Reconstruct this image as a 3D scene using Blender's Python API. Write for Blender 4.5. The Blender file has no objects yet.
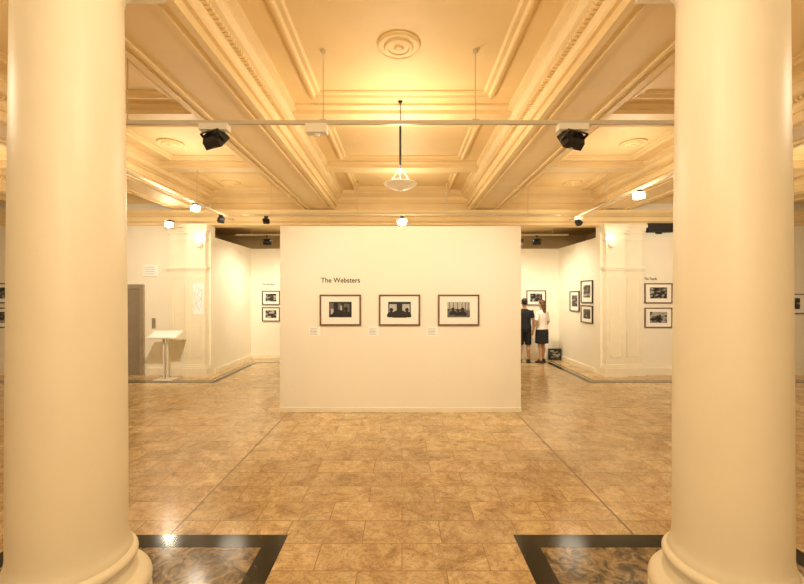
import bpy, bmesh, math, random
from mathutils import Vector, Matrix, Euler
random.seed(4)
scene = bpy.context.scene
scene.view_settings.view_transform = 'Standard'
scene.view_settings.look = 'None'
scene.view_settings.exposure = 0.30

# ------------------------------------------------------------ materials
def new_mat(name):
    m = bpy.data.materials.new(name); m.use_nodes = True
    nt = m.node_tree; b = nt.nodes['Principled BSDF']
    return m, nt, b
def plain(name, col, rough=0.6, metal=0.0, var=0.06, scale=6.0, bump=0.02, emit=0, ecol=None):
    m, nt, b = new_mat(name)
    tc = nt.nodes.new('ShaderNodeTexCoord')
    n = nt.nodes.new('ShaderNodeTexNoise'); n.inputs['Scale'].default_value = scale; n.inputs['Detail'].default_value = 4
    nt.links.new(tc.outputs['Object'], n.inputs['Vector'])
    r = nt.nodes.new('ShaderNodeValToRGB')
    r.color_ramp.elements[0].position = 0.3; r.color_ramp.elements[1].position = 0.7
    r.color_ramp.elements[0].color = (*[c*(1-var) for c in col], 1)
    r.color_ramp.elements[1].color = (*[min(1, c*(1+var*0.5)) for c in col], 1)
    nt.links.new(n.outputs['Fac'], r.inputs['Fac']); nt.links.new(r.outputs['Color'], b.inputs['Base Color'])
    b.inputs['Roughness'].default_value = rough; b.inputs['Metallic'].default_value = metal
    if bump:
        bp = nt.nodes.new('ShaderNodeBump'); bp.inputs['Strength'].default_value = bump; bp.inputs['Distance'].default_value = 0.02
        nt.links.new(n.outputs['Fac'], bp.inputs['Height']); nt.links.new(bp.outputs['Normal'], b.inputs['Normal'])
    if emit:
        b.inputs['Emission Color'].default_value = (*(ecol or col), 1); b.inputs['Emission Strength'].default_value = emit
    return m

M_WALL = plain('wall_paint', (0.91, 0.85, 0.70), 0.7, var=0.03, scale=1.5)
M_PANEL = plain('partition_paint', (0.92, 0.86, 0.73), 0.75, var=0.02, scale=1.2)
M_COL = plain('column_plaster', (0.91, 0.84, 0.67), 0.42, var=0.03, scale=2.5)
M_CEIL = plain('ceiling_paint', (0.88, 0.66, 0.33), 0.6, var=0.06, scale=1.5)
M_CORN = plain('cornice_paint', (0.89, 0.69, 0.38), 0.55, var=0.04, scale=3)
M_OLIVE = plain('upper_wall_paint', (0.74, 0.54, 0.26), 0.8)
M_TRIM = plain('trim_paint', (0.90, 0.82, 0.64), 0.45, var=0.03)
M_WHITE = plain('white_metal', (0.78, 0.72, 0.6), 0.4, var=0.02)
M_TRACK = plain('track_metal', (0.58, 0.49, 0.34), 0.4, var=0.02)
M_BLACK = plain('black_metal', (0.012, 0.011, 0.010), 0.4, var=0.2)
M_STEEL = plain('lift_steel', (0.36, 0.30, 0.22), 0.35, metal=0.35, var=0.08)
M_DSTEEL = plain('lift_frame_steel', (0.5, 0.43, 0.33), 0.3, metal=0.6, var=0.1)
M_WOOD = plain('frame_wood', (0.17, 0.082, 0.032), 0.4, var=0.3, scale=30)
M_BFRAME = plain('frame_black', (0.03, 0.02, 0.012), 0.35, var=0.2, scale=30)
M_MAT = plain('mat_board', (0.92, 0.88, 0.79), 0.8, var=0.01)
M_LABEL = plain('label_card', (0.96, 0.95, 0.92), 0.7, var=0.01)
M_INK = plain('ink', (0.02, 0.015, 0.01), 0.7, var=0.1)
M_GREYINK = plain('grey_ink', (0.36, 0.32, 0.25), 0.7, var=0.1)
M_LAMP = plain('lamp_lens', (1, 0.85, 0.6), 0.5, var=0.0, bump=0, emit=200, ecol=(1, 0.9, 0.68))
M_GLASS = plain('opal_glass', (0.9, 0.80, 0.58), 0.3, var=0.0, bump=0, emit=0.1, ecol=(1, 0.82, 0.55))
M_LENS = plain('dark_lens', (0.05, 0.045, 0.04), 0.15, var=0.0, bump=0)
M_SCONCE = plain('sconce_glass', (0.95, 0.85, 0.65), 0.3, var=0.0, bump=0, emit=0.5, ecol=(1, 0.85, 0.6))

def marble_floor():
    m, nt, b = new_mat('floor_marble')
    N = nt.nodes.new; L = nt.links.new
    tc = N('ShaderNodeTexCoord')
    br = N('ShaderNodeTexBrick'); br.offset = 0.5
    br.inputs['Scale'].default_value = 1.0
    br.inputs['Brick Width'].default_value = 0.58; br.inputs['Row Height'].default_value = 0.29
    br.inputs['Mortar Size'].default_value = 0.0035; br.inputs['Mortar Smooth'].default_value = 0.3
    br.inputs['Color1'].default_value = (0.25, 0.25, 0.25, 1); br.inputs['Color2'].default_value = (0.8, 0.8, 0.8, 1)
    br.inputs['Mortar'].default_value = (0.0, 0.0, 0.0, 1)
    L(tc.outputs['Object'], br.inputs['Vector'])
    n1 = N('ShaderNodeTexNoise'); n1.inputs['Scale'].default_value = 4.5; n1.inputs['Detail'].default_value = 10; n1.inputs['Roughness'].default_value = 0.78; n1.inputs['Distortion'].default_value = 0.8
    n2 = N('ShaderNodeTexNoise'); n2.inputs['Scale'].default_value = 7; n2.inputs['Detail'].default_value = 9; n2.inputs['Roughness'].default_value = 0.7; n2.inputs['Distortion'].default_value = 2.0
    ad = N('ShaderNodeVectorMath'); ad.operation = 'MULTIPLY_ADD'
    L(br.outputs['Color'], ad.inputs[0]); ad.inputs[1].default_value = (3, 5, 7); L(tc.outputs['Object'], ad.inputs[2])
    L(ad.outputs[0], n1.inputs['Vector']); L(ad.outputs[0], n2.inputs['Vector'])
    r1 = N('ShaderNodeValToRGB'); e = r1.color_ramp.elements
    e[0].position = 0.34; e[0].color = (0.34, 0.205, 0.08, 1); e[1].position = 0.66; e[1].color = (0.84, 0.67, 0.41, 1)
    x = e.new(0.45); x.color = (0.58, 0.40, 0.195, 1)
    x = e.new(0.55); x.color = (0.70, 0.52, 0.28, 1)
    L(n1.outputs['Fac'], r1.inputs['Fac'])
    vm = N('ShaderNodeMath'); vm.operation = 'SUBTRACT'; L(n2.outputs['Fac'], vm.inputs[0]); vm.inputs[1].default_value = 0.5
    va = N('ShaderNodeMath'); va.operation = 'ABSOLUTE'; L(vm.outputs[0], va.inputs[0])
    r2 = N('ShaderNodeValToRGB'); e = r2.color_ramp.elements
    e[0].position = 0.0; e[0].color = (0.45, 0.37, 0.28, 1); e[1].position = 0.03; e[1].color = (1.03, 1.03, 1.03, 1)
    L(va.outputs[0], r2.inputs['Fac'])
    mx = N('ShaderNodeMix'); mx.data_type = 'RGBA'; mx.blend_type = 'MULTIPLY'; mx.inputs[0].default_value = 0.75
    L(r1.outputs['Color'], mx.inputs[6]); L(r2.outputs['Color'], mx.inputs[7])
    r3 = N('ShaderNodeValToRGB'); e = r3.color_ramp.elements
    e[0].position = 0.0; e[0].color = (0.48, 0.42, 0.33, 1); e[1].position = 0.25; e[1].color = (0.86, 0.855, 0.85, 1)
    x = e.new(0.9); x.color = (1.08, 1.08, 1.08, 1)
    L(br.outputs['Color'], r3.inputs['Fac'])
    mx2 = N('ShaderNodeMix'); mx2.data_type = 'RGBA'; mx2.blend_type = 'MULTIPLY'; mx2.inputs[0].default_value = 1.0
    L(mx.outputs[2], mx2.inputs[6]); L(r3.outputs['Color'], mx2.inputs[7])
    L(mx2.outputs[2], b.inputs['Base Color'])
    rr = N('ShaderNodeMapRange'); rr.inputs['To Min'].default_value = 0.13; rr.inputs['To Max'].default_value = 0.27
    L(n2.outputs['Fac'], rr.inputs['Value']); L(rr.outputs[0], b.inputs['Roughness'])
    b.inputs['IOR'].default_value = 1.5
    bp = N('ShaderNodeBump'); bp.inputs['Strength'].default_value = 0.05; bp.inputs['Distance'].default_value = 0.003
    L(n1.outputs['Fac'], bp.inputs['Height']); L(bp.outputs['Normal'], b.inputs['Normal'])
    return m
def veined(name, c0, c1, c2, scale=5, rough=0.12):
    m, nt, b = new_mat(name)
    N = nt.nodes.new; L = nt.links.new
    tc = N('ShaderNodeTexCoord')
    n = N('ShaderNodeTexNoise'); n.inputs['Scale'].default_value = scale; n.inputs['Detail'].default_value = 9; n.inputs['Distortion'].default_value = 2.0; n.inputs['Roughness'].default_value = 0.65
    L(tc.outputs['Object'], n.inputs['Vector'])
    r = N('ShaderNodeValToRGB'); e = r.color_ramp.elements
    e[0].position = 0.38; e[0].color = (*c0, 1); e[1].position = 0.68; e[1].color = (*c2, 1)
    x = e.new(0.52); x.color = (*c1, 1)
    L(n.outputs['Fac'], r.inputs['Fac']); L(r.outputs['Color'], b.inputs['Base Color'])
    b.inputs['Roughness'].default_value = rough
    return m
M_FLOOR = marble_floor()
M_BLKMARB = veined('black_marble', (0.006, 0.007, 0.006), (0.010, 0.010, 0.008), (0.05, 0.042, 0.03), 7, 0.13)
M_INMARB = veined('brown_marble', (0.05, 0.04, 0.02), (0.26, 0.18, 0.085), (0.48, 0.36, 0.19), 9, 0.16)

def photo_mat(seed, lo=0.42, hi=0.62):
    m, nt, b = new_mat('photo_print')
    N = nt.nodes.new; L = nt.links.new
    tc = N('ShaderNodeTexCoord'); mp = N('ShaderNodeMapping'); mp.inputs['Location'].default_value = (seed*3.1, seed*1.7, seed*2.3); mp.inputs['Scale'].default_value = (1, 1, 1.6)
    n = N('ShaderNodeTexNoise'); n.inputs['Scale'].default_value = 9; n.inputs['Detail'].default_value = 5
    L(tc.outputs['Object'], mp.inputs['Vector']); L(mp.outputs[0], n.inputs['Vector'])
    r = N('ShaderNodeValToRGB'); e = r.color_ramp.elements
    e[0].position = lo; e[0].color = (0.012, 0.010, 0.008, 1); e[1].position = hi; e[1].color = (0.42, 0.40, 0.36, 1)
    x = e.new((lo+hi)/2); x.color = (0.06, 0.052, 0.042, 1)
    L(n.outputs['Fac'], r.inputs['Fac']); L(r.outputs['Color'], b.inputs['Base Color'])
    b.inputs['Roughness'].default_value = 0.35
    return m
M_PDARK = plain('print_dark', (0.010, 0.009, 0.008), 0.4)
M_PLIGHT = plain('print_light', (0.50, 0.48, 0.44), 0.4)
M_PMID = plain('print_mid', (0.13, 0.12, 0.105), 0.4)

# ------------------------------------------------------------ mesh helpers
def obj_from_bm(name, bm, mat, parent=None, smooth=False):
    me = bpy.data.meshes.new(name); bm.normal_update(); bm.to_mesh(me); bm.free()
    for mm in (mat if isinstance(mat, (list, tuple)) else [mat]): me.materials.append(mm)
    if smooth:
        for p in me.polygons: p.use_smooth = True
    o = bpy.data.objects.new(name, me); scene.collection.objects.link(o)
    if parent: o.parent = parent
    return o
def empty(name, loc=(0, 0, 0), rz=0):
    e = bpy.data.objects.new(name, None); e.empty_display_size = 0.1
    e.location = loc; e.rotation_euler = (0, 0, rz); scene.collection.objects.link(e)
    return e
def add_box(bm, x0, x1, y0, y1, z0, z1, mi=0):
    vs = [bm.verts.new(v) for v in ((x0,y0,z0),(x1,y0,z0),(x1,y1,z0),(x0,y1,z0),(x0,y0,z1),(x1,y0,z1),(x1,y1,z1),(x0,y1,z1))]
    for f in ((0,3,2,1),(4,5,6,7),(0,1,5,4),(1,2,6,5),(2,3,7,6),(3,0,4,7)):
        fc = bm.faces.new([vs[i] for i in f]); fc.material_index = mi
def box(name, x0, x1, y0, y1, z0, z1, mat, parent=None, bevel=0):
    bm = bmesh.new(); add_box(bm, x0, x1, y0, y1, z0, z1)
    o = obj_from_bm(name, bm, mat, parent)
    if bevel:
        md = o.modifiers.new('bevel', 'BEVEL'); md.width = bevel; md.segments = 2
    return o
def boxes(name, lst, mat, parent=None, bevel=0):
    bm = bmesh.new()
    for b in lst: add_box(bm, *b)
    o = obj_from_bm(name, bm, mat, parent)
    if bevel:
        md = o.modifiers.new('bevel', 'BEVEL'); md.width = bevel; md.segments = 2
    return o
def add_prism(bm, prof, a0, a1, axis):
    def P(p, a): return (p[0], a, p[1]) if axis == 'Y' else (a, p[0], p[1])
    A = [bm.verts.new(P(p, a0)) for p in prof]; B = [bm.verts.new(P(p, a1)) for p in prof]
    n = len(prof)
    for i in range(n):
        bm.faces.new((A[i], A[(i+1) % n], B[(i+1) % n], B[i]))
    bm.faces.new(A[::-1]); bm.faces.new(B)
def add_lathe(bm, prof, cx=0, cy=0, seg=64, cap=True):
    rings = []
    for r, z in prof:
        rings.append([bm.verts.new((cx+r*math.cos(2*math.pi*i/seg), cy+r*math.sin(2*math.pi*i/seg), z)) for i in range(seg)])
    for a, b in zip(rings, rings[1:]):
        for i in range(seg):
            bm.faces.new((a[i], a[(i+1) % seg], b[(i+1) % seg], b[i]))
    if cap:
        bm.faces.new(rings[0][::-1]); bm.faces.new(rings[-1])
def sweep_rect(bm, prof, x0, x1, y0, y1, plane='XY', base=0.0, mi=0):
    cs = [(x0, y0, 1, 1), (x1, y0, -1, 1), (x1, y1, -1, -1), (x0, y1, 1, -1)]
    rings = []
    for cx, cy, sx, sy in cs:
        ring = []
        for d, h in prof:
            a, b = cx+sx*d, cy+sy*d
            ring.append(bm.verts.new((a, b, base+h) if plane == 'XY' else (a, base+h, b)))
        rings.append(ring)
    n = len(prof)
    for k in range(4):
        A, B = rings[k], rings[(k+1) % 4]
        for i in range(n):
            f = bm.faces.new((A[i], A[(i+1) % n], B[(i+1) % n], B[i])); f.material_index = mi
def add_tube(bm, pts, rad, seg=16, ref=Vector((1, 0, 0)), cap=True):
    pts = [Vector(p) for p in pts]; rings = []
    for i, p in enumerate(pts):
        t = (pts[min(i+1, len(pts)-1)] - pts[max(i-1, 0)])
        t = t.normalized() if t.length > 1e-9 else Vector((0, 0, 1))
        rf = ref if abs(t.dot(ref)) < 0.95 else Vector((0, 1, 0))
        v = t.cross(rf).normalized(); u = v.cross(t).normalized()
        r = rad[i]; ra, rb = (r, r) if not isinstance(r, tuple) else r
        rings.append([bm.verts.new(p + u*ra*math.cos(2*math.pi*k/seg) + v*rb*math.sin(2*math.pi*k/seg)) for k in range(seg)])
    for a, b in zip(rings, rings[1:]):
        for k in range(seg):
            bm.faces.new((a[k], a[(k+1) % seg], b[(k+1) % seg], b[k]))
    if cap:
        bm.faces.new(rings[0][::-1]); bm.faces.new(rings[-1])
def add_ell(bm, c, r, seg=16):
    m = Matrix.Translation(c) @ Matrix.Diagonal((*r, 1))
    bmesh.ops.create_uvsphere(bm, u_segments=seg, v_segments=seg//2, radius=1, matrix=m)
def remeshed(name, bm, mat, parent, voxel, smooth_it=6):
    bmesh.ops.recalc_face_normals(bm, faces=bm.faces)
    me = bpy.data.meshes.new(name); bm.to_mesh(me); bm.free()
    o = bpy.data.objects.new(name, me); scene.collection.objects.link(o)
    r = o.modifiers.new('r', 'REMESH'); r.mode = 'VOXEL'; r.voxel_size = voxel
    s = o.modifiers.new('s', 'SMOOTH'); s.iterations = smooth_it; s.factor = 0.5
    dg = bpy.context.evaluated_depsgraph_get()
    me2 = bpy.data.meshes.new_from_object(o.evaluated_get(dg))
    o.modifiers.clear(); o.data = me2
    me2.materials.clear(); me2.materials.append(mat)
    for p in me2.polygons: p.use_smooth = True
    o.parent = parent
    return o

# ------------------------------------------------------------ room shell
ZC = 4.10
YF = 9.0
box('floor', -10, 10, -3, 12.3, -0.1, 0, M_FLOOR)
box('ceiling', -10, 10, -3, 9.25, ZC, ZC+0.1, M_CEIL)
box('ceiling_rear_gallery', -5.6, 5.6, 9.25, 12.3, 3.62, 3.72, M_OLIVE)
box('wall_left', -10.15, -10, -3, 9.2, 0, ZC, M_WALL)
box('wall_right', 10, 10.15, -3, 9.2, 0, ZC, M_WALL)
box('wall_behind', -10, 10, -3.15, -3, 0, ZC, M_WALL)
XL, XR = -4.30, 4.46
box('wall_far_left', -10, XL, YF, YF+0.2, 0, ZC, M_WALL)
box('wall_far_right', XR, 10, YF, YF+0.2, 0, ZC, M_WALL)
box('wall_header', XL, XR, YF, YF+0.25, 3.36, ZC, M_CORN)
box('wall_gallery_back', XL-0.12, XR+0.12, 11.4, 11.5, 0, 3.12, M_WALL)
box('wall_gallery_left', XL-0.12, XL, YF+0.2, 11.4, 0, 3.12, M_WALL)
box('wall_gallery_right', XR, XR+0.12, YF+0.2, 11.4, 0, 3.12, M_WALL)
box('wall_shell_back', -5.6, 5.6, 12.2, 12.3, 0, 3.62, M_OLIVE)
box('wall_shell_left', -5.7, -5.6, 9.2, 12.3, 0, 3.62, M_OLIVE)
box('wall_shell_right', 5.6, 5.7, 9.2, 12.3, 0, 3.62, M_OLIVE)
box('baseboard_back', XL, XR, 11.38, 11.4, 0, 0.10, M_TRIM)
box('baseboard_left', XL, XL+0.02, 9.2, 11.38, 0, 0.10, M_TRIM)
box('baseboard_right', XR-0.02, XR, 9.2, 11.38, 0, 0.10, M_TRIM)
boxes('baseboard_far_left', [(-10, -7.25, YF-0.03, YF, 0, 0.16), (-5.72, -5.3, YF-0.03, YF, 0, 0.16)], M_TRIM)
box('baseboard_far_right', 5.15, 10, YF-0.03, YF, 0, 0.16, M_TRIM)

bm = bmesh.new()
prof = [(YF, 3.36), (YF-0.05, 3.36), (YF-0.05, 3.42), (YF-0.09, 3.44), (YF-0.09, 3.53), (YF-0.14, 3.56), (YF-0.20, 3.62), (YF-0.20, 3.68), (YF, 3.68)]
add_prism(bm, prof, -10, 10, 'X')
prof = [(YF, 3.86), (YF-0.06, 3.86), (YF-0.10, 3.92), (YF-0.10, 3.98), (YF-0.20, 4.04), (YF-0.24, 4.10), (YF, 4.10)]
add_prism(bm, prof, -10, 10, 'X')
obj_from_bm('trim_1', bm, M_CORN)

def beam(xc, hw):
    bm = bmesh.new()
    half = [(hw, 3.70), (hw, 3.80), (hw+.035, 3.80), (hw+.035, 3.84), (hw+.06, 3.87), (hw+.06, 3.93), (hw+.12, 3.96), (hw+.16, 4.0), (hw+.16, 4.03), (hw+.21, 4.05), (hw+.21, 4.10)]
    prof = [(xc+a, z) for a, z in half] + [(xc-a, z) for a, z in half[::-1]]
    add_prism(bm, prof, -3, YF-0.005, 'Y')
    for s in (-1, 1):
        add_box(bm, xc+s*hw-0.03, xc+s*hw+0.03, -3, YF-0.2, 3.685, 3.72)
        add_box(bm, xc+s*(hw-.1)-0.015, xc+s*(hw-.1)+0.015, -3, YF-0.2, 3.68, 3.70)
    y = -0.5
    while y < YF-0.3:
        for s in (-1, 1):
            x = xc+s*(hw+.075)
            add_box(bm, x-.03, x+.03, y, y+.028, 3.89, 3.922)
        y += 0.05
    bmesh.ops.recalc_face_normals(bm, faces=bm.faces)
    return obj_from_bm('ceiling_beam', bm, M_CORN)
XCOL = 1.825
for x, h in ((-XCOL, .33), (XCOL, .33), (-4.68, .33), (4.68, .33), (-7.6, .33), (7.6, .33)):
    beam(x, h)

bays = [(-1.29, 1.29), (-4.14, -2.37), (2.37, 4.14), (-7.06, -5.22), (5.22, 7.06)]
tr_y = [(-0.1, 0.3), (4.86, 5.12), (6.92, 7.18)]
bm = bmesh.new()
for bx0, bx1 in bays:
    for y0, y1 in tr_y:
        prof = [(y0-.06, ZC), (y0-.06, ZC-.025), (y0-.02, ZC-.045), (y0, ZC-.05), (y0, ZC-.10), (y1, ZC-.10), (y1, ZC-.05), (y1+.02, ZC-.045), (y1+.06, ZC-.025), (y1+.06, ZC)]
        add_prism(bm, prof, bx0-.05, bx1+.05, 'X')
bmesh.ops.recalc_face_normals(bm, faces=bm.faces)
obj_from_bm('trim_2', bm, M_CORN)
bm = bmesh.new()
frame_prof = [(0, 0), (0, -.035), (.03, -.05), (.05, -.05), (.07, -.025), (.11, -.025), (.13, -.012), (.13, 0)]
for bx0, bx1 in bays:
    for y0, y1 in ((0.6, 4.62), (5.32, 6.72), (7.36, 8.62)):
        ins = 0.24
        sweep_rect(bm, frame_prof, bx0+ins, bx1-ins, y0, y1, 'XY', ZC)
bmesh.ops.recalc_face_normals(bm, faces=bm.faces)
obj_from_bm('trim_3', bm, M_CEIL)

def rose(name, x, y, r):
    bm = bmesh.new()
    prof = [(r, ZC), (r, ZC-.015), (r*.92, ZC-.025), (r*.85, ZC-.018), (r*.7, ZC-.018), (r*.62, ZC-.035), (r*.5, ZC-.038), (r*.45, ZC-.028), (r*.25, ZC-.03), (r*.18, ZC-.045), (0.01, ZC-.05)]
    add_lathe(bm, prof, x, y, 40)
    bmesh.ops.recalc_face_normals(bm, faces=bm.faces)
    return obj_from_bm(name, bm, M_CEIL, smooth=False)
rose('ceiling_rose', -.03, 3.68, 0.2)
for x, y in ((-3.5, 6.05), (3.5, 6.05), (-3.5, 8.2), (3.5, 8.2)):
    rose('ceiling_rose', x, y, 0.19)

# ------------------------------------------------------------ columns
def column(x, y):
    bm = bmesh.new()
    prof = [(.375, 0), (.385, .01), (.385, .06), (.375, .068)]
    for i in range(13):
        a = -math.pi/2+math.pi*i/12
        prof.append((.318+.068*math.cos(a), .135+.066*math.sin(a)))
    prof += [(.312, .205), (.312, .222), (.300, .240), (.297, .26), (.303, .275), (.308, .28)]
    for i in range(9):
        a = -math.pi/2+math.pi*i/8
        prof.append((.286+.030*math.cos(a), .312+.030*math.sin(a)))
    prof += [(.286, .345), (.286, .362), (.276, .38), (.269, .41), (.265, .45)]
    for i in range(1, 21):
        t = i/20; prof.append((.265-.020*t**1.6, .45+t*(3.46-.45)))
    prof += [(.245, 3.50), (.252, 3.515), (.252, 3.53), (.245, 3.54), (.245, 3.57), (.265, 3.59), (.30, 3.62), (.305, 3.64), (.305, 3.655)]
    add_lathe(bm, prof, 0, 0, 96)
    add_box(bm, -.33, .33, -.33, .33, 3.655, 3.70)
    bmesh.ops.recalc_face_normals(bm, faces=bm.faces)
    o = obj_from_bm('column', bm, M_COL)
    for p in o.data.polygons:
        p.use_smooth = len(p.vertices) == 4 and abs(p.normal.z) < 0.999
    o.location = (x, y, 0)
    return o
column(-1.838, 2.22); column(1.815, 2.22)

# floor inlays
bm = bmesh.new()
for s in (-1, 1):
    xa, xb = sorted((s*.855 if s < 0 else .835, s*2.8))
    sweep_rect(bm, [(0, 0), (0, .002), (.15, .002), (.15, 0)], xa, xb, 1.44, 3.0, 'XY', 0)
    o = s*10
    xa, xb = sorted((s*3.83, o)); add_box(bm, xa, xb, 8.2, 8.33, 0, .002)
    xa, xb = sorted((s*3.83, s*3.96)); add_box(bm, xa, xb, 8.33, 10.7, 0, .002)
    xa, xb = sorted((s*4.02, o)); add_box(bm, xa, xb, 8.42, 8.46, 0, .002)
    xa, xb = sorted((s*4.02, s*4.06)); add_box(bm, xa, xb, 8.46, 10.9, 0, .002)
add_box(bm, -3.83, 3.83, 10.57, 10.7, 0, .002)
bmesh.ops.recalc_face_normals(bm, faces=bm.faces)
obj_from_bm('trim_4', bm, M_BLKMARB)
boxes('trim_5', [(-2.65, -1.005, 1.59, 2.85, 0, .001), (.985, 2.65, 1.59, 2.85, 0, .001)], M_INMARB)
M_JOINT = plain('floor_joint', (0.20, 0.125, 0.055), 0.35)
boxes('trim_6', [(-1.748, -1.734, 3.0, 10.5, 0, .0012), (1.734, 1.748, 3.0, 10.5, 0, .0012)], M_JOINT)

# ------------------------------------------------------------ piers
def pier(x0, s):
    bm = bmesh.new()
    def step(xa, xb, d):
        xa, xb = sorted((xa, xb))
        add_box(bm, xa, xb, YF-d, YF, 0, 3.36)
        for e, z0, z1 in ((.05, 0, .18), (.035, .18, .22), (.015, .22, .26)):
            add_box(bm, xa-e, xb+e, YF-d-e, YF, z0, z1)
        for e, z0, z1 in ((.02, 2.34, 2.38), (.04, 2.38, 2.43), (.02, 3.02, 3.05), (.03, 3.16, 3.22), (.055, 3.22, 3.29), (.08, 3.29, 3.36)):
            add_box(bm, xa-e, xb+e, YF-d-e, YF, z0, z1)
        w = xb-xa
        sweep_rect(bm, [(0, 0), (0, -.012), (.02, -.012), (.02, 0)], xa+w*.18, xb-w*.18, .42, 2.2, 'XZ', YF-d)
    step(x0, x0+s*.42, .16)
    step(x0+s*.42, x0+s*.85, .07)
    bmesh.ops.recalc_face_normals(bm, faces=bm.faces)
    return obj_from_bm('wall_pier', bm, M_TRIM)
pier(XL-.05, -1); pier(XR+.05, 1)

# ------------------------------------------------------------ exhibition panel
pn = empty('exhibition_partition')
PX0, PX1, PY, PZ = -1.876, 1.83, 6.15, 2.86
box('panel', PX0, PX1, PY, PY+.22, 0.0, PZ, M_PANEL, pn, bevel=.004)
box('skirting', PX0-.004, PX1+.004, PY-.012, PY+.232, 0.0, .07, M_TRIM, pn, bevel=.003)
def text(name, s, size, loc, mat, parent, sx=.8):
    cu = bpy.data.curves.new(name, 'FONT'); cu.body = s; cu.size = size; cu.extrude = 0.0008; cu.offset = size*.012
    o = bpy.data.objects.new(name, cu); scene.collection.objects.link(o)
    o.rotation_euler = (math.pi/2, 0, 0); o.location = loc; cu.materials.append(mat); o.scale = (sx, 1, 1)
    if parent: o.parent = parent
    return o
text('title_text', 'The Websters', .105, ((321-402)/65.04, PY-.002, 1.8+12.5/65.04), M_INK, pn, .98)

# ------------------------------------------------------------ framed photographs
def picture(loc, w, h, rz=0, mat=M_WOOD, seed=1, pw=.55, ph=.5, kind=0, fr=.022, cap=None):
    e = empty('framed_photograph', loc, rz)
    bm = bmesh.new()
    sweep_rect(bm, [(0, 0), (0, -.03), (.006, -.034), (fr-.006, -.034), (fr, -.026), (fr, -.012), (fr, 0)], -w/2, w/2, -h/2, h/2, 'XZ', 0)
    bmesh.ops.recalc_face_normals(bm, faces=bm.faces)
    obj_from_bm('frame', bm, mat, e)
    box('mat_board', -w/2+fr*.8, w/2-fr*.8, -.014, -.001, -h/2+fr*.8, h/2-fr*.8, M_MAT, e)
    a, b = w*pw/2, h*ph/2
    zc = .015*h
    box('photo_print', -a, a, -.0155, -.014, zc-b, zc+b, M_PDARK if kind in (1, 2) else photo_mat(seed), e)
    def sil(name, cx, cz, s, m, y=-.0175):
        bm = bmesh.new()
        prof = [(-.95, -1), (-.9, -.45), (-.7, -.12), (-.3, .02), (-.24, .15), (-.38, .35), (-.4, .62), (-.25, .88), (0, .97), (.25, .88), (.4, .62), (.38, .35), (.24, .15), (.3, .02), (.7, -.12), (.9, -.45), (.95, -1)]
        vs = [bm.verts.new((cx+p[0]*s, y, cz+p[1]*s)) for p in prof]
        bm.faces.new(vs); obj_from_bm(name, bm, m, e)
    if kind == 1:
        boxes('print_tones', [(-a*.95, -a*.6, -.0165, -.0155, zc-b*.1, zc+b*.85), (-a*.2, a*.1, -.0165, -.0155, zc+b*.0, zc+b*.8), (a*.3, a*.8, -.0165, -.0155, zc-b*.3, zc+b*.75)], M_PMID, e)
        sil('print_figure_1', -a*.35, zc-b*.3, b*.6, M_PDARK); sil('print_figure_2', a*.5, zc-b*.25, b*.65, M_PDARK, -.0176)
        boxes('print_light', [(-a*.85, -a*.6, -.017, -.0166, zc-b*.6, zc+b*.1), (0, a*.15, -.017, -.0166, zc-b*.1, zc+b*.5)], M_PLIGHT, e)
    elif kind == 2:
        boxes('print_tones', [(-a*.9, -a*.25, -.0165, -.0155, zc-b*.3, zc+b*.7), (a*.25, a*.9, -.0165, -.0155, zc-b*.3, zc+b*.7)], M_PLIGHT, e)
        sil('print_figure_1', 0, zc-b*.1, b*.95, M_PDARK); sil('print_figure_2', -a*.72, zc-b*.35, b*.6, M_PDARK, -.0176)
        sil('print_figure_3', a*.66, zc-b*.35, b*.6, M_PDARK, -.0177)
    elif kind == 3:
        boxes('print_tones', [(-a, a, -.0165, -.0155, zc+b*.1, zc+b)], M_PLIGHT, e)
        boxes('print_posts', [(a*t-.006, a*t+.006, -.017, -.0166, zc-b*.2, zc+b*.9) for t in (-.8, -.45, -.1, .3, .6, .85)], M_PMID, e)
        boxes('print_ground', [(-a, a, -.0166, -.0155, zc-b, zc-b*.1)], M_PMID, e)
        sil('print_figure_1', -a*.5, zc-b*.2, b*.5, M_PDARK); sil('print_figure_2', a*.35, zc-b*.25, b*.55, M_PDARK, -.0176); sil('print_figure_3', -a*.05, zc-b*.35, b*.45, M_PDARK, -.0177)
    if cap:
        cx, cz, cw, ch = cap
        box('caption_card', cx-cw/2, cx+cw/2, -.006, 0, cz-ch/2, cz+ch/2, M_LABEL, e)
        boxes('caption_lines', [(cx-cw*.4, cx+cw*(.3-.12*(i % 2)), -.0066, -.006, cz+ch*(.3-.15*i)-.003, cz+ch*(.3-.15*i)+.003) for i in range(5)], M_GREYINK, e)
    return e
for cx, seed, kind in ((340.5, 1, 1), (399.5, 2, 2), (458.5, 3, 3)):
    picture(((cx-402)/65.04, PY-.001, 1.8-15/65.04), .63, .475, 0, M_WOOD, seed, .55, .5, kind, cap=(-26/65.04, -21.5/65.04, .17, .14))
for z, sd in ((1.72, 5), (1.25, 6)):
    picture((-3.73, 11.399, z), .50, .40, 0, M_BFRAME, sd, .62, .55, cap=(.40, -.1, .10, .09))
w = empty('wall_text', (-3.98, 11.4, 2.08)); text('title_text', 'The Gordons', .08, (0, -.002, 0), M_INK, w)
picture((3.82, 11.399, 1.72), .55, .42, 0, M_BFRAME, 7, .62, .55)
picture((XR-.001, 9.62, 1.88), .60, .54, -math.pi/2, M_BFRAME, 8, .6, .55)
picture((XR-.001, 9.62, 1.34), .60, .42, -math.pi/2, M_BFRAME, 9, .6, .55)
picture((XR-.001, 10.30, 1.64), .55, .52, -math.pi/2, M_BFRAME, 10, .6, .55)
picture((5.76, YF-.001, 1.84), .62, .45, 0, M_WOOD, 11, .62, .55, cap=(-.44, -.2, .10, .09))
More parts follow.
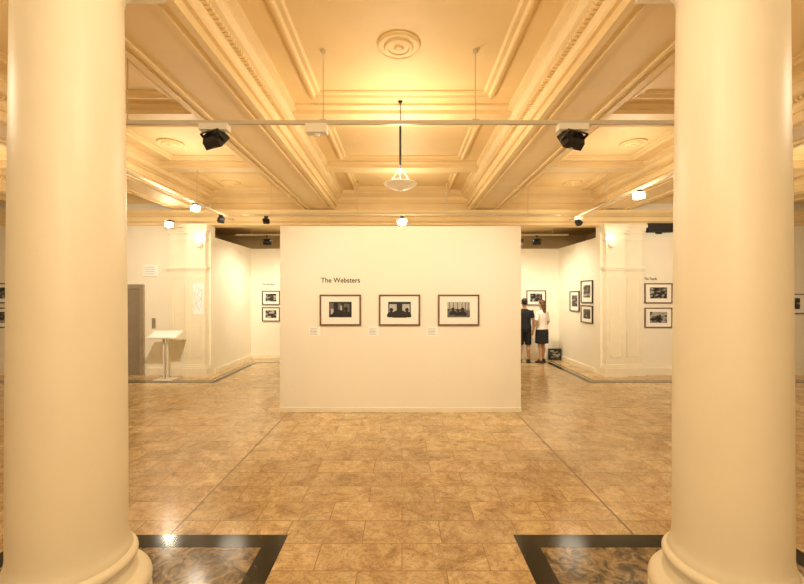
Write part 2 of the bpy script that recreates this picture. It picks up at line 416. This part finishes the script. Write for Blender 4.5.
picture((5.76, YF-.001, 1.29), .62, .45, 0, M_WOOD, 12, .62, .55, cap=(-.44, -.2, .10, .09))
w = empty('wall_text', (5.45, YF, 2.14)); text('title_text', 'The Floyds', .08, (0, -.002, 0), M_INK, w)
picture((8.75, YF-.001, 1.6), .62, .45, 0, M_WOOD, 13, .62, .55)
picture((-8.98, YF-.001, 1.84), .62, .45, 0, M_BFRAME, 14, .62, .55)
picture((-8.98, YF-.001, 1.29), .62, .45, 0, M_BFRAME, 15, .62, .55)

e = empty('floor_display_board', (4.27, 11.20, 0))
box('board', -.17, .17, -.05, .05, .0, .30, M_BLACK, e, bevel=.006)
box('printed_face', -.14, .14, -.052, -.05, .04, .26, photo_mat(21, .45, .6), e)
boxes('feet', [(-.15, -.11, -.09, .09, 0, .02), (.11, .15, -.09, .09, 0, .02)], M_BLACK, e)

# ------------------------------------------------------------ lift, sign, lectern, poster, speaker
e = empty('lift_door')
boxes('door_frame', [(-7.22, -7.1, YF-.05, YF, 0, 2.04), (-5.88, -5.78, YF-.05, YF, 0, 2.04), (-7.1, -5.88, YF-.05, YF, 1.94, 2.04)], M_DSTEEL, e, bevel=.005)
boxes('door_leaf', [(-7.1, -6.5, YF-.02, YF-.004, 0, 1.94), (-6.49, -5.88, YF-.02, YF-.004, 0, 1.94)], M_STEEL, e)
box('call_button_plate', -5.62, -5.54, YF-.015, YF, 1.05, 1.28, M_DSTEEL, e)
e = empty('notice_sign', (-5.66, YF, 2.35))
box('board', -.16, .16, -.02, 0, -.13, .13, M_LABEL, e, bevel=.003)
boxes('printed_lines', [(-.12, .1, -.021, -.02, .07-.05*i, .078-.05*i) for i in range(4)], M_GREYINK, e)
e = empty('wall_poster', (-4.49, YF-.173, 1.72))
box('sheet', -.12, .12, -.004, 0, -.35, .33, M_LABEL, e)
bm = bmesh.new()
pts = [(-.04, 0, .26), (.05, 0, .18), (-.04, 0, .08), (.06, 0, 0), (-.05, 0, -.1), (.02, 0, -.26)]
add_tube(bm, [(p[0], -.006, p[2]) for p in pts], [.005]*6, 8)
add_tube(bm, [(.08, -.006, .25), (.07, -.006, .05), (.05, -.006, -.2)], [.004]*3, 8)
add_tube(bm, [(-.09, -.006, .15), (-.07, -.006, -.05), (-.08, -.006, -.25)], [.004]*3, 8)
obj_from_bm('line_drawing', bm, M_GREYINK, e)
e = empty('wall_speaker', (5.76, YF, 3.30))
box('cabinet', -.28, .28, -.12, 0, -.10, .10, M_BLACK, e, bevel=.01)
box('bracket', -.06, .06, -.05, 0, -.13, -.10, M_BLACK, e)

e = empty('sign_lectern', (-5.02, 8.5, 0))
box('base_plate', -.2, .2, -.16, .16, 0, .02, M_WHITE, e, bevel=.004)
boxes('post', [(-.05, -.025, -.03, .03, .02, .93), (.025, .05, -.03, .03, .02, .93)], M_WHITE, e, bevel=.004)
bm = bmesh.new(); add_box(bm, -.32, .32, -.17, .17, -.012, .012)
o = obj_from_bm('slanted_top', bm, M_WHITE, e); o.location = (0, -.02, .96); o.rotation_euler = (math.radians(24), 0, 0)
bm = bmesh.new(); add_box(bm, -.28, .28, -.13, .13, .012, .014)
o = obj_from_bm('printed_sheet', bm, M_LABEL, e); o.location = (0, -.02, .96); o.rotation_euler = (math.radians(24), 0, 0)

for x, y in ((-3.5, 6.4), (3.45, 6.5)):
    e = empty('floor_hatch', (x, y, 0))
    bm = bmesh.new(); sweep_rect(bm, [(0, 0), (0, .003), (.012, .003), (.012, 0)], -.12, .12, -.1, .1, 'XY', 0)
    obj_from_bm('rim', bm, M_DSTEEL, e)
    box('lid', -.108, .108, -.088, .088, 0, .0015, M_FLOOR, e)

# ------------------------------------------------------------ lighting tracks
ZT = 3.42
def track_x(y, x0, x1, rods):
    e = empty('lighting_track', (0, y, ZT))
    box('rail', x0, x1, -.018, .018, -.018, .018, M_TRACK, e, bevel=.003)
    bm = bmesh.new()
    for rx in rods:
        zt = (3.70 if abs(rx) < 2.3 and abs(rx) > 1.4 else ZC)-ZT
        add_tube(bm, [(rx, 0, .018), (rx, 0, zt-.01)], [.005, .005], 10)
        add_tube(bm, [(rx, 0, zt-.02), (rx, 0, zt)], [.025, .025], 16)
        add_box(bm, rx-.03, rx+.03, -.022, .022, -.006, .024)
    obj_from_bm('suspension_rods', bm, M_TRACK, e)
def track_y(x, y0, y1, rods):
    e = empty('lighting_track', (x, 0, ZT))
    box('rail', -.018, .018, y0, y1, -.018, .018, M_TRACK, e, bevel=.003)
    bm = bmesh.new()
    for ry in rods:
        add_tube(bm, [(0, ry, .018), (0, ry, ZC-ZT-.01)], [.005, .005], 10)
        add_tube(bm, [(0, ry, ZC-ZT-.02), (0, ry, ZC-ZT)], [.025, .025], 16)
        add_box(bm, -.022, .022, ry-.03, ry+.03, -.006, .024)
    obj_from_bm('suspension_rods', bm, M_TRACK, e)
track_x(3.76, -3.5, 3.5, (-2.58, -.74, .69, 2.58))
track_x(8.1, -3.2, 3.2, (-2.65, -.9, .9, 2.55))
track_y(-3.62, 4.2, 8.6, (4.6, 7.07)); track_y(3.62, 4.2, 8.6, (4.6, 7.07))
e = empty('lighting_track', (0, 10.1, 3.32))
box('rail', -4.2, 4.2, -.018, .018, -.018, .018, M_TRACK, e)
bm = bmesh.new()
for rx in (-3.8, -1, 1, 3.8): add_tube(bm, [(rx, 0, .018), (rx, 0, .30)], [.006, .006], 10)
obj_from_bm('suspension_rods', bm, M_TRACK, e)

def aim(o, d):
    o.rotation_euler = Vector(d).to_track_quat('-Z', 'Y').to_euler()
def spotfix(x, y, target, w=.24, lit=False, gear=True, zt=ZT, drop=.17):
    e = empty('track_spotlight', (x, y, zt-.018))
    if gear:
        box('gear_box', -w*.62, w*.62, -.045, .045, -.062, 0, M_WHITE, e, bevel=.004)
    else:
        box('adapter', -.035, .035, -.025, .025, -.04, 0, M_BLACK, e, bevel=.003)
    bm = bmesh.new()
    add_tube(bm, [(0, 0, -.03), (0, 0, -drop+w*.36)], [.01, .01], 12)
    d = (Vector(target)-Vector((x, y, zt-.018-drop))).normalized()
    obj_from_bm('stem', bm, M_BLACK, e)
    hd = bpy.data.objects.new('head_pivot', None); scene.collection.objects.link(hd); hd.parent = e
    hd.location = (0, 0, -drop); aim(hd, d); hd.empty_display_size = .05
    bm = bmesh.new()
    vs = []
    for z, sx, sy in ((.05, .36, .22), (.02, .46, .30), (-.05, .5, .34)):
        vs.append([bm.verts.new((a*w*sx, b*w*sy, z)) for a, b in ((-1, -1), (1, -1), (1, 1), (-1, 1))])
    for A, B in zip(vs, vs[1:]):
        for i in range(4): bm.faces.new((A[i], A[(i+1) % 4], B[(i+1) % 4], B[i]))
    bm.faces.new(vs[0]); bm.faces.new(vs[-1][::-1])
    for i in range(7):
        t = -.3+.1*i; add_box(bm, w*t-.003, w*t+.003, -w*.2, w*.2, .045, .07)
    for s in (-1, 1):
        add_box(bm, s*w*.53-.004, s*w*.53+.004, -.012, .012, -.03, w*.4)
    add_box(bm, -w*.54, w*.54, -.012, .012, w*.4-.006, w*.4)
    bmesh.ops.recalc_face_normals(bm, faces=bm.faces)
    obj_from_bm('head', bm, M_BLACK if not lit else M_WHITE, hd)
    bm = bmesh.new()
    if lit:
        add_lathe(bm, [(w*.34, -.05), (w*.34, -.058), (w*.22, -.066), (.001, -.068)], 0, 0, 24)
        bmesh.ops.recalc_face_normals(bm, faces=bm.faces)
        obj_from_bm('lens', bm, M_LAMP, hd)
    else:
        add_box(bm, -w*.42, w*.42, -w*.27, w*.27, -.056, -.05)
        obj_from_bm('lens', bm, M_LENS, hd)
    return e
def spot(loc, target, power, size=70, blend=.9, col=(1, .89, .70), rad=.05):
    l = bpy.data.lights.new('spot', 'SPOT'); l.energy = power; l.spot_size = math.radians(size); l.spot_blend = blend; l.color = col; l.shadow_soft_size = rad
    o = bpy.data.objects.new('spot_beam', l); scene.collection.objects.link(o); o.location = loc; aim(o, Vector(target)-Vector(loc)); return o
def point(loc, power, rad=.12, col=(1, .86, .64)):
    l = bpy.data.lights.new('lamp_or_fill', 'POINT'); l.energy = power; l.color = col; l.shadow_soft_size = rad
    o = bpy.data.objects.new('lamp_or_fill_glow', l); scene.collection.objects.link(o); o.location = loc; return o

spotfix(-1.76, 3.76, (-.5, 6.15, 1.0), .215, drop=.14)
spotfix(1.60, 3.76, (.5, 6.15, 1.6), .225, drop=.14)
e = empty('track_power_box', (-.8, 3.76, ZT-.018))
box('case', -.1, .1, -.045, .045, -.09, -.0, M_WHITE, e, bevel=.008)
bm = bmesh.new(); add_tube(bm, [(0, 0, -.09), (0, 0, -.115)], [.03, .02], 16); obj_from_bm('cap', bm, M_WHITE, e)
spotfix(0, 8.1, (0, 6.3, 2.2), .20, True, False, drop=.11)
spotfix(-2.75, 8.1, (-3.2, 11, 2), .12, False, False, drop=.10)
spotfix(3.62, 6.1, (0.6, 2.0, 1.6), .16, True, False, drop=.08)
spotfix(-3.62, 7.0, (-1.2, 2.5, 1.6), .16, True, False, drop=.08)
spotfix(-3.62, 8.0, (-4.6, 9, 1.6), .12, False, False, drop=.10)
spotfix(3.62, 8.2, (5.6, 9, 1.6), .12, False, True, drop=.12)
e2 = spotfix(-5.0, 8.6, (-2.0, 3, 1.5), .17, True, False, zt=3.42, drop=.08)
box('wall_arm', -.012, .012, 0, .17, -.0, .018, M_BLACK, e2)
for x in (-3.4, -2.95, 2.95, 3.4): spotfix(x, 10.1, (x*1.08, 11.4, 1.5), .20, False, False, zt=3.32, drop=.16)

# pendant bowl
e = empty('pendant_lamp', (-.02, 4.75, 0))
ZP = 3.05
bm = bmesh.new()
add_tube(bm, [(0, 0, ZP+.24), (0, 0, ZC-.02)], [.006, .006], 12)
add_tube(bm, [(0, 0, ZC-.02), (0, 0, ZC)], [.02, .03], 24)
add_tube(bm, [(0, 0, 3.34), (0, 0, 3.80)], [.013, .013], 12)
obj_from_bm('stem', bm, M_BLACK, e)
bm = bmesh.new()
for k in range(3):
    a = k*2*math.pi/3+.5
    add_tube(bm, [(.19*math.cos(a), .19*math.sin(a), ZP+.07), (0, 0, ZP+.26)], [.002, .002], 8)
obj_from_bm('suspension_wires', bm, M_TRACK, e)
bm = bmesh.new()
pr = [(.012, ZP-.025), (.02, ZP-.015), (.03, ZP-.002), (.10, ZP+.016), (.16, ZP+.038), (.195, ZP+.064), (.20, ZP+.069), (.195, ZP+.072), (.155, ZP+.048), (.09, ZP+.028), (.01, ZP+.018)]
add_lathe(bm, pr, 0, 0, 48)
bmesh.ops.recalc_face_normals(bm, faces=bm.faces)
obj_from_bm('glass_bowl', bm, M_GLASS, e, smooth=True)

for x in (XL-.13, XR+.12):
    e = empty('wall_sconce', (x, YF-.215, 2.92))
    bm = bmesh.new()
    pr = [(.015, -.07), (.045, -.045), (.075, 0), (.088, .045), (.09, .055), (.083, .055), (.065, .0), (.01, -.04)]
    add_lathe(bm, pr, 0, -.08, 32)
    bmesh.ops.recalc_face_normals(bm, faces=bm.faces)
    obj_from_bm('uplight_bowl', bm, M_SCONCE, e, smooth=True)
    box('wall_plate', -.03, .03, .0, .052, -.08, .02, M_WHITE, e)
    box('arm', -.01, .01, -.05, .01, -.045, -.025, M_WHITE, e)

# lamps and added fill lights
point((-.02, 4.75, ZP+.22), 38, .12)
for x in (-3.4, 3.4):
    point((x, 6.05, 3.3), 24, .3); point((x, 8.0, 3.3), 12, .25); point((x, 2.0, 3.3), 28, .3)
    point((x*1.9, 6.0, 3.2), 34, .25)
point((0, 1.0, 3.4), 52, .35); point((0, -1.6, 3.0), 90, .4)  # unseen fill points added near and behind the camera, no fixture there
point((0, 7.2, 3.3), 22, .25)  # added point without a fixture, brightens the rear ceiling coffers
spot((-1.77, 3.70, 3.15), (-.9, 6.15, 1.2), 120, 85, 1)
spot((1.60, 3.70, 3.15), (.9, 6.15, 1.2), 120, 85, 1)
spot((-2.9, 9.95, 3.1), (-3.6, 11.4, 1.4), 110, 110, 1); spot((2.9, 9.95, 3.1), (3.6, 11.4, 1.4), 110, 110, 1)
spot((3.0, 9.9, 3.1), (4.48, 10.0, 1.4), 90, 110, 1); spot((-3.0, 9.9, 3.1), (-4.3, 10.0, 1.4), 80, 110, 1)
spot((3.62, 5.3, 3.25), (5.6, 9, 1.6), 300, 75, 1); spot((-3.62, 5.8, 3.25), (-5.4, 9, 1.6), 270, 80, 1)
for x in (XL-.13, XR+.12):
    point((x, YF-.30, 3.05), 1.3, .05)
for x in (-3, 3): point((x, 10.4, 3.35), 9, .15)  # added fill without fixtures, lifts the rear gallery walls

w = bpy.data.worlds.new('world'); scene.world = w; w.use_nodes = True
w.node_tree.nodes['Background'].inputs[0].default_value = (1, .85, .6, 1); w.node_tree.nodes['Background'].inputs[1].default_value = .3

# ------------------------------------------------------------ people
M_SKIN = plain('skin', (0.50, 0.27, 0.15), 0.5, var=0.05)
M_HAIRD = plain('dark_hair', (0.02, 0.012, 0.008), 0.5, var=0.3, scale=40)
M_HAIRB = plain('brown_hair', (0.10, 0.045, 0.02), 0.5, var=0.3, scale=40)
M_NAVY = plain('navy_cotton', (0.012, 0.013, 0.018), 0.85, var=0.2)
M_CHAR = plain('charcoal_cotton', (0.012, 0.012, 0.014), 0.85, var=0.2)
M_BLOUSE = plain('white_cotton', (0.80, 0.74, 0.66), 0.8, var=0.05)
M_SHOE = plain('shoe_leather', (0.03, 0.02, 0.015), 0.5)
M_EYE = plain('eye_white', (0.8, 0.78, 0.72), 0.3, var=0)
M_LIP = plain('lips', (0.35, 0.12, 0.09), 0.5, var=0)
def person(name, loc, rz, H, female, top, bottom, hair, arm_l, arm_r, legs):
    e = empty(name, loc, rz); k = H/1.75; e.scale = (k, k, k)
    sh = .155 if female else .185
    T = [(.84, .14, .10), (.90, .165, .115), (.96, .165, .115), (1.05, .135 if female else .145, .098), (1.14, .125 if female else .145, .095), (1.26, .15 if female else .165, .112), (1.36, .155 if female else .175, .105), (1.43, .12, .08), (1.475, .065, .062), (1.53, .052, .056), (1.58, .05, .055)]
    bm = bmesh.new()
    add_tube(bm, [(0, .005, r[0]) for r in T], [(r[1], r[2]) for r in T], 24)
    Hd = [(1.518, .022, .02, -.062), (1.532, .042, .048, -.042), (1.56, .056, .072, -.022), (1.60, .068, .088, -.008), (1.645, .075, .096, 0), (1.69, .073, .093, .003), (1.725, .055, .072, .004), (1.745, .028, .038, .004), (1.75, .006, .006, .004)]
    add_tube(bm, [(0, h[3], h[0]) for h in Hd], [(h[1], h[2]) for h in Hd], 24)
    add_tube(bm, [(0, -.088, 1.645), (0, -.103, 1.61), (0, -.112, 1.598), (0, -.092, 1.588)], [.009, .013, .015, .010], 10)
    for s in (-1, 1):
        add_ell(bm, (s*.077, .008, 1.625), (.011, .02, .033))
        add_ell(bm, (s*.035, -.078, 1.665), (.022, .014, .009))
    LG = {}
    for s, (kx, ky, ax, ay) in zip((-1, 1), legs):
        hp = Vector((s*.085, .005, .88)); kn = Vector((kx, ky, .48)); an = Vector((ax, ay, .085))
        LG[s] = (hp, kn, an)
        calf = kn.lerp(an, .32)+Vector((0, .018, 0))
        add_tube(bm, [hp+Vector((0, 0, .04)), hp-Vector((0, 0, .06)), hp.lerp(kn, .5), kn+Vector((0, 0, .05)), kn-Vector((0, 0, .03)), calf, kn.lerp(an, .7), an, an-Vector((0, 0, .04))],
                 [.085, .088, .072, .055, .051, .056, .040, .034, .036], 18)
        add_tube(bm, [an+Vector((0, .05, -.05)), an+Vector((0, -.02, -.045)), an+Vector((s*.008, -.10, -.058)), an+Vector((s*.012, -.165, -.066))], [(.03, .03), (.036, .038), (.042, .024), (.034, .014)], 14)
    AR = {}
    for s, (el, wr) in zip((-1, 1), (arm_l, arm_r)):
        S = Vector((s*sh, .005, 1.395)); E = Vector(el); W = Vector(wr)
        AR[s] = (S, E, W)
        add_tube(bm, [S-Vector((s*.05, 0, -.0)), S, S.lerp(E, .35), E.lerp(S, .1), E.lerp(W, .25), W.lerp(E, .15), W], [.045, .05, .042, .036, .037, .026, .023], 16)
        d = (W-E).normalized(); inw = Vector((-s, 0, 0)); inw = (inw-d*inw.dot(d)).normalized(); fw = d.cross(inw).normalized()
        if fw.y > 0: fw = -fw
        def PT(a, b, c): return W+d*a+fw*b+inw*c
        add_tube(bm, [PT(-.01, 0, 0), PT(.03, .002, 0), PT(.07, .002, .002), PT(.095, 0, .004)], [(.020, .016), (.030, .015), (.037, .014), (.034, .011)], 14, ref=fw)
        for j, (b, ln) in enumerate(((.029, .070), (.0095, .079), (-.010, .072), (-.029, .056))):
            add_tube(bm, [PT(.080, b*.95, .003), PT(.092+ln*.35, b*1.05, .008), PT(.092+ln*.72, b*1.05, .021), PT(.092+ln*.92, b*1.02, .036)], [.0092, .0088, .0080, .0065], 10)
        add_tube(bm, [PT(.02, .022, .004), PT(.048, .046, .014), PT(.078, .056, .024), PT(.098, .054, .032)], [.012, .011, .0095, .0075], 10)
    remeshed('body', bm, M_SKIN, e, .0055, 3)
    bm = bmesh.new()
    for s in (-1, 1): add_ell(bm, (s*.033, -.083, 1.642), (.013, .009, .007))
    obj_from_bm('eyes', bm, M_EYE, e, True)
    bm = bmesh.new()
    for s in (-1, 1): add_ell(bm, (s*.033, -.0905, 1.642), (.006, .004, .006))
    obj_from_bm('irises', bm, M_HAIRD, e, True)
    bm = bmesh.new(); add_ell(bm, (0, -.088, 1.566), (.022, .008, .007)); obj_from_bm('mouth', bm, M_LIP, e, True)
    bm = bmesh.new()
    add_tube(bm, [(0, .030, 1.585), (0, .028, 1.62), (0, .022, 1.66), (0, .012, 1.70), (0, .010, 1.74), (0, .010, 1.765), (0, .010, 1.772)],
             [(.066, .062), (.077, .078), (.083, .090), (.084, .096), (.066, .080), (.032, .04), (.008, .01)], 24)
    if female:
        add_tube(bm, [(0, .04, 1.68), (0, .075, 1.60), (0, .085, 1.52), (0, .10, 1.43), (0, .105, 1.37)], [(.08, .06), (.08, .045), (.072, .035), (.055, .026), (.02, .012)], 20)
    remeshed('hair', bm, hair, e, .007, 3)
    bm = bmesh.new(); g = .016
    t = [r for r in T if .88 <= r[0] <= 1.46]
    add_tube(bm, [(0, .005, .89)]+[(0, .005, r[0]) for r in t[1:]]+[(0, .005, 1.472)], [(t[0][1]+g+.01, t[0][2]+g+.01)]+[(r[1]+g+(.012 if r[0] < 1.2 else 0), r[2]+g+(.01 if r[0] < 1.2 else 0)) for r in t[1:]]+[(.078, .075)], 24)
    sl = .62 if not female else .85
    for s in (-1, 1):
        S, E, W = AR[s]
        add_tube(bm, [S-Vector((s*.05, 0, 0)), S+Vector((0, 0, .006)), S.lerp(E, .35), S.lerp(E, sl)], [.055, .064, .060, .058], 18)
    remeshed('blouse' if female else 't_shirt', bm, top, e, .008, 4)
    bm = bmesh.new()
    if female:
        add_tube(bm, [(0, .005, 1.04), (0, .005, .95), (0, .005, .85), (0, .0, .70), (0, .0, .54)], [(.165, .125), (.19, .14), (.20, .148), (.205, .15), (.205, .16)], 28)
        remeshed('skirt', bm, bottom, e, .008, 4)
    else:
        add_tube(bm, [(0, .005, 1.0), (0, .005, .93), (0, .005, .83)], [(.165, .12), (.18, .13), (.17, .125)], 24)
        for s in (-1, 1):
            hp, kn, an = LG[s]
            add_tube(bm, [hp+Vector((0, 0, .03)), hp-Vector((0, 0, .06)), hp.lerp(kn, .5), hp.lerp(kn, 1.0)], [.098, .104, .095, .088], 20)
        remeshed('shorts', bm, bottom, e, .008, 4)
    for i, s in enumerate((-1, 1)):
        an = LG[s][2]; bm = bmesh.new()
        add_tube(bm, [an+Vector((0, .062, -.045)), an+Vector((0, -.01, -.036)), an+Vector((s*.008, -.10, -.052)), an+Vector((s*.012, -.18, -.062))], [(.036, .038), (.044, .044), (.050, .032), (.038, .02)], 16)
        add_box(bm, an.x-.04, an.x+.045, an.y-.18, an.y+.09, 0, .022)
        remeshed('shoe_%d' % (i+1), bm, M_SHOE, e, .006, 4)
    return e
person('standing_man', (3.30, 10.78, 0), math.radians(172), 1.70, False, M_NAVY, M_CHAR, M_HAIRD,
       ((-.245, .02, 1.12), (-.25, -.06, .87)), ((.245, .02, 1.12), (.235, -.09, .88)),
       ((-.10, -.015, -.11, .01), (.10, -.02, .12, .0)))
person('standing_woman', (3.74, 10.70, 0), math.radians(205), 1.66, True, M_BLOUSE, M_CHAR, M_HAIRB,
       ((-.235, .03, 1.13), (-.20, -.13, .97)), ((.25, .05, 1.14), (.27, -.06, .91)),
       ((-.085, -.04, -.13, -.08), (.085, .0, .13, .10)))

# ------------------------------------------------------------ camera
cam = bpy.data.cameras.new('camera'); cam.sensor_width = 36; cam.lens = 400/804*36; cam.shift_y = 3/804; cam.clip_start = .05
co = bpy.data.objects.new('camera', cam); scene.collection.objects.link(co)
co.location = (0, 0, 1.8); co.rotation_euler = (math.pi/2, 0, 0); scene.camera = co
